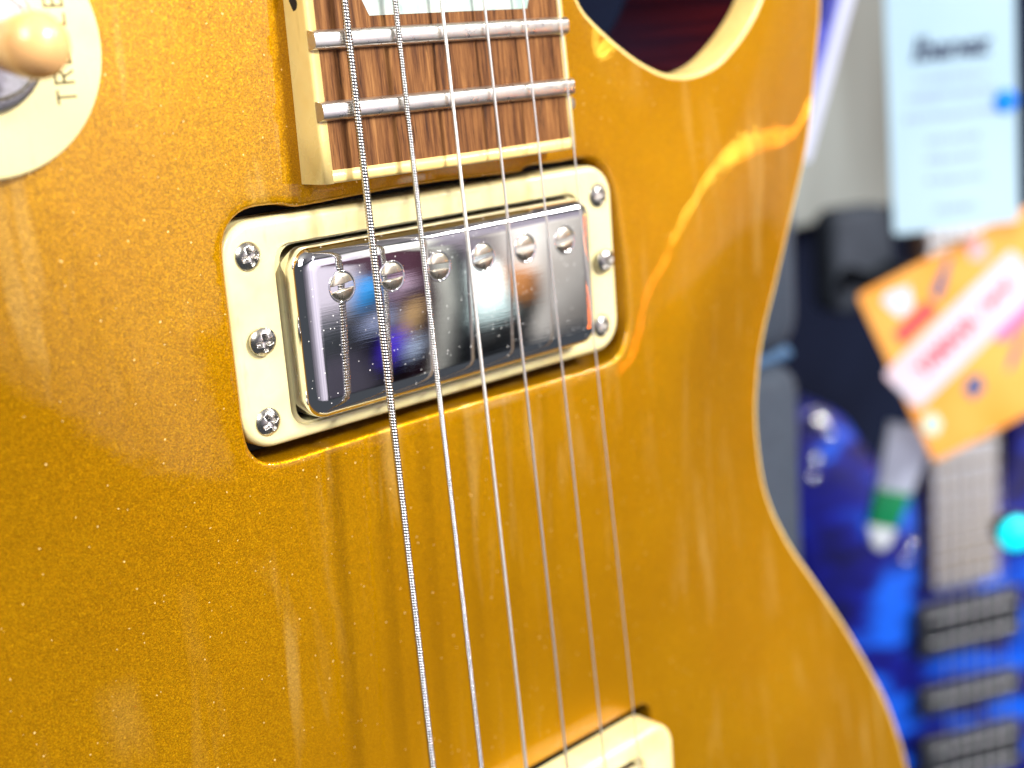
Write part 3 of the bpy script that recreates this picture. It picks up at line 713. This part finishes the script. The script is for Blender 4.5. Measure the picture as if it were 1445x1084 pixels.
# ------------------------------------------------------------------ shop across the aisle: unseen things added for the chrome and lacquer to mirror
shopm = grain('violet_grey_wall', (.42, .39, .50), (.60, .56, .66), 2.5, (1, 1, .35), .8)
def aisle_wall(pts, m):
    me = bpy.data.meshes.new('shop_wall'); me.from_pydata(pts, [], [(0, 1, 2, 3)]); me.materials.append(m)
    o = bpy.data.objects.new('shop_wall', me); COL.objects.link(o); o['kind'] = 'structure'
aisle_wall([(-3, -3.5, -.1), (6, -3.5, -.1), (6, -3.5, 2.5), (-3, -3.5, 2.5)], shopm)
aisle_wall([(6, -3.5, -.1), (6, .46, -.1), (6, .46, 2.5), (6, -3.5, 2.5)], grain('pale_side_wall', (.66, .64, .58), (.80, .78, .72), 2, (1, 1, .2), .8))
aisle_wall([(-3, .46, 3.0), (6, .46, 3.0), (6, -3.5, 3.0), (-3, -3.5, 3.0)], grain('white_ceiling', (.55, .55, .53), (.66, .66, .63), 1.5, rough=.9))
COL.objects[-1].name = 'ceiling'
def goods(name, label, cat, x0, x1, z0, z1, m, y=-3.1, d=.35, rr=.02, **k):  # unseen box added for its colour in the chrome reflection
    e = bpy.data.objects.new(name, None); COL.objects.link(e); e.location = ((x0 + x1) / 2, y, z0); e['label'] = label; e['category'] = cat
    if k.get('group'): e['group'] = k['group']
    e.rotation_euler = (math.radians(90), 0, math.radians(180))
    w, hh = (x1 - x0) * 500, (z1 - z0) * 500
    slab(0, hh, w, hh, min(rr * 1000, w * .6), [(8, -d * 1000), (0, -d * 1000 + 8), (0, -8), (8, 0)]).done('body', m, e)
    return e, w, hh
e, w, hh = goods('amplifier', 'added black box amplifier across the aisle, mirrored at the left of the chrome cover', 'amplifier', 1.761, 2.266, 0, 0.382, bk)
slab(0, hh - 40, w - 25, hh - 80, 10, [(0, 1), (0, 4)]).done('grille', grain('grille_cloth', (.03, .03, .05), (.10, .09, .12), 200), e, smooth=False)
for lab, x0, x1, z0, z1, c in (('added sky blue pedal standing at the top left of the dark amplifier', 2.045, 2.132, 0.429, 0.532, (.02, .20, .50)), ('added violet blue pedal low on the dark amplifier front', 2.164, 2.25, 0.176, 0.287, (.06, .03, .50)), ('added tan leather pedal bag beside the violet pedal', 2.25, 2.314, 0.263, 0.382, (.40, .26, .12)),
        ('added slate blue pedal in the middle of the dark amplifier front', 2.077, 2.211, 0.327, 0.374, (.20, .24, .38)), ('added pale blue pedal beside the maroon bag', 2.258, 2.333, 0.169, 0.232, (.36, .45, .62)), ('added mauve pedal above the tan pedal bag', 2.187, 2.298, 0.429, 0.508, (.30, .22, .30))):
    goods('added_pedal', lab, 'pedal', x0, x1, z0, z1, solid('pedal_paint', c, .4), y=-3.02, d=.08, rr=.006, group='pedals added to tint the chrome reflection')
e, w, hh = goods('gig_bag', 'added maroon black gig bag upright across the aisle', 'bag', 2.322, 2.448, 0, 0.84, solid('maroon_nylon', (.035, .006, .018), .6), rr=.03)
e, w, hh = goods('wall_post', 'added pale grey post across the aisle', 'post', 2.472, 2.551, 0, 2.815, solid('grey_white_paint', (.62, .63, .58), .5), rr=.008)
e, w, hh = goods('speaker', 'added narrow black speaker across the aisle next to the pale post', 'speaker', 2.559, 2.638, 0, 0.603, bk, rr=.01)
lm = bpy.data.materials.new('bright_patch_glow'); lm.use_nodes = True; p_ = lm.node_tree.nodes['Principled BSDF']; p_.inputs['Base Color'].default_value = (.8, .9, .88, 1); p_.inputs['Emission Color'].default_value = (.78, 1, .96, 1); p_.inputs['Emission Strength'].default_value = 1.0
e = bpy.data.objects.new('bright_patch_source', None); COL.objects.link(e); e.location = (2.70, -3.08, 0.139); e.rotation_euler = (math.radians(90), 0, math.radians(180)); e['label'] = 'added glowing white cone across the aisle, placed to make the white patch in the chrome'; e['category'] = 'lamp'  # unseen glowing shape added for the white patch mirrored in the cover
lathe([(95, 70), (50, 360), (47, 360)], 28).done('glow_cone', lm, e).rotation_euler = (math.radians(-90), 0, 0)
lathe([(70, 0), (70, 12), (12, 25), (12, 95)], 20).done('glow_cone_base', bk, e).rotation_euler = (math.radians(-90), 0, 0)
e, w, hh = goods('cabinet', 'added black cabinet under the glowing cone across the aisle', 'cabinet', 2.551, 2.961, 0, 0.121, bk, rr=.01)
e, w, hh = goods('guitar_box', 'added orange brown box across the aisle', 'box', 2.93, 3.033, 0.224, 0.398, solid('brown_card', (.42, .17, .05), .6), rr=.006)
e, w, hh = goods('shelf_unit', 'added pale shelf unit across the aisle, mirrored at the right of the chrome cover', 'shelf', 3.04, 3.736, 0, 0.84, grain('pale_laminate', (.58, .54, .50), (.78, .76, .72), 4, (1, 1, 4)), rr=.01)

# unseen glowing tube, added and bent so its reflection draws the orange horn line
nm = bpy.data.materials.new('orange_glow'); nm.use_nodes = True; p_ = nm.node_tree.nodes['Principled BSDF']; p_.inputs['Base Color'].default_value = (.9, .4, .1, 1); p_.inputs['Emission Strength'].default_value = 40; t = NT(nm); sx = t.n('ShaderNodeSeparateXYZ'); t.l(t.coord(), sx.inputs[0]); t.l(t.ramp(t.math('MULTIPLY', t.math('ADD', sx.outputs[1], .4), 1.6), [(.24, (1, .17, .015)), (.46, (1, .30, .03)), (.54, (1, .66, .09))]), p_.inputs['Emission Color'])
GLOW_TUBES = []
def glow_tube(pts, r=5):
    Q = catmull(pts, 8, False); b = MB(); L = []
    for k in range(len(Q)):
        tt = Q[min(k + 1, len(Q) - 1)] - Q[max(k - 1, 0)]; tt /= np.linalg.norm(tt); e1 = np.cross(tt, (0, 0, 1.)); e1 /= np.linalg.norm(e1); e2 = np.cross(tt, e1)
        i0 = len(b.v); b.v += [tuple(Q[k] + r * (math.cos(a * math.pi / 5) * e1 + math.sin(a * math.pi / 5) * e2)) for a in range(10)]; L.append(list(range(i0, i0 + 10)))
    for a, c in zip(L, L[1:]): b.bridge(a, c)
    o = b.done('added_glow_tube', nm, None); o.location = ORG; o.rotation_euler = (math.radians(90), 0, 0)
    o['label'] = 'added orange glowing tube, bent so its mirror image runs along the gold horn'; o['category'] = 'lamp'
glow_tube([(1234, -383, 1005), (1287, -359, 953), (1316, -310, 933), (1331, -254, 929), (1356, -200, 909), (1392, -155, 870), (1415, -103, 848), (1431, -67, 831), (1447, -40, 815), (1459, -26, 804), (1477, -31, 782), (1519, -71, 711), (1566, -115, 618), (1606, -150, 525), (1640, -185, 420)])
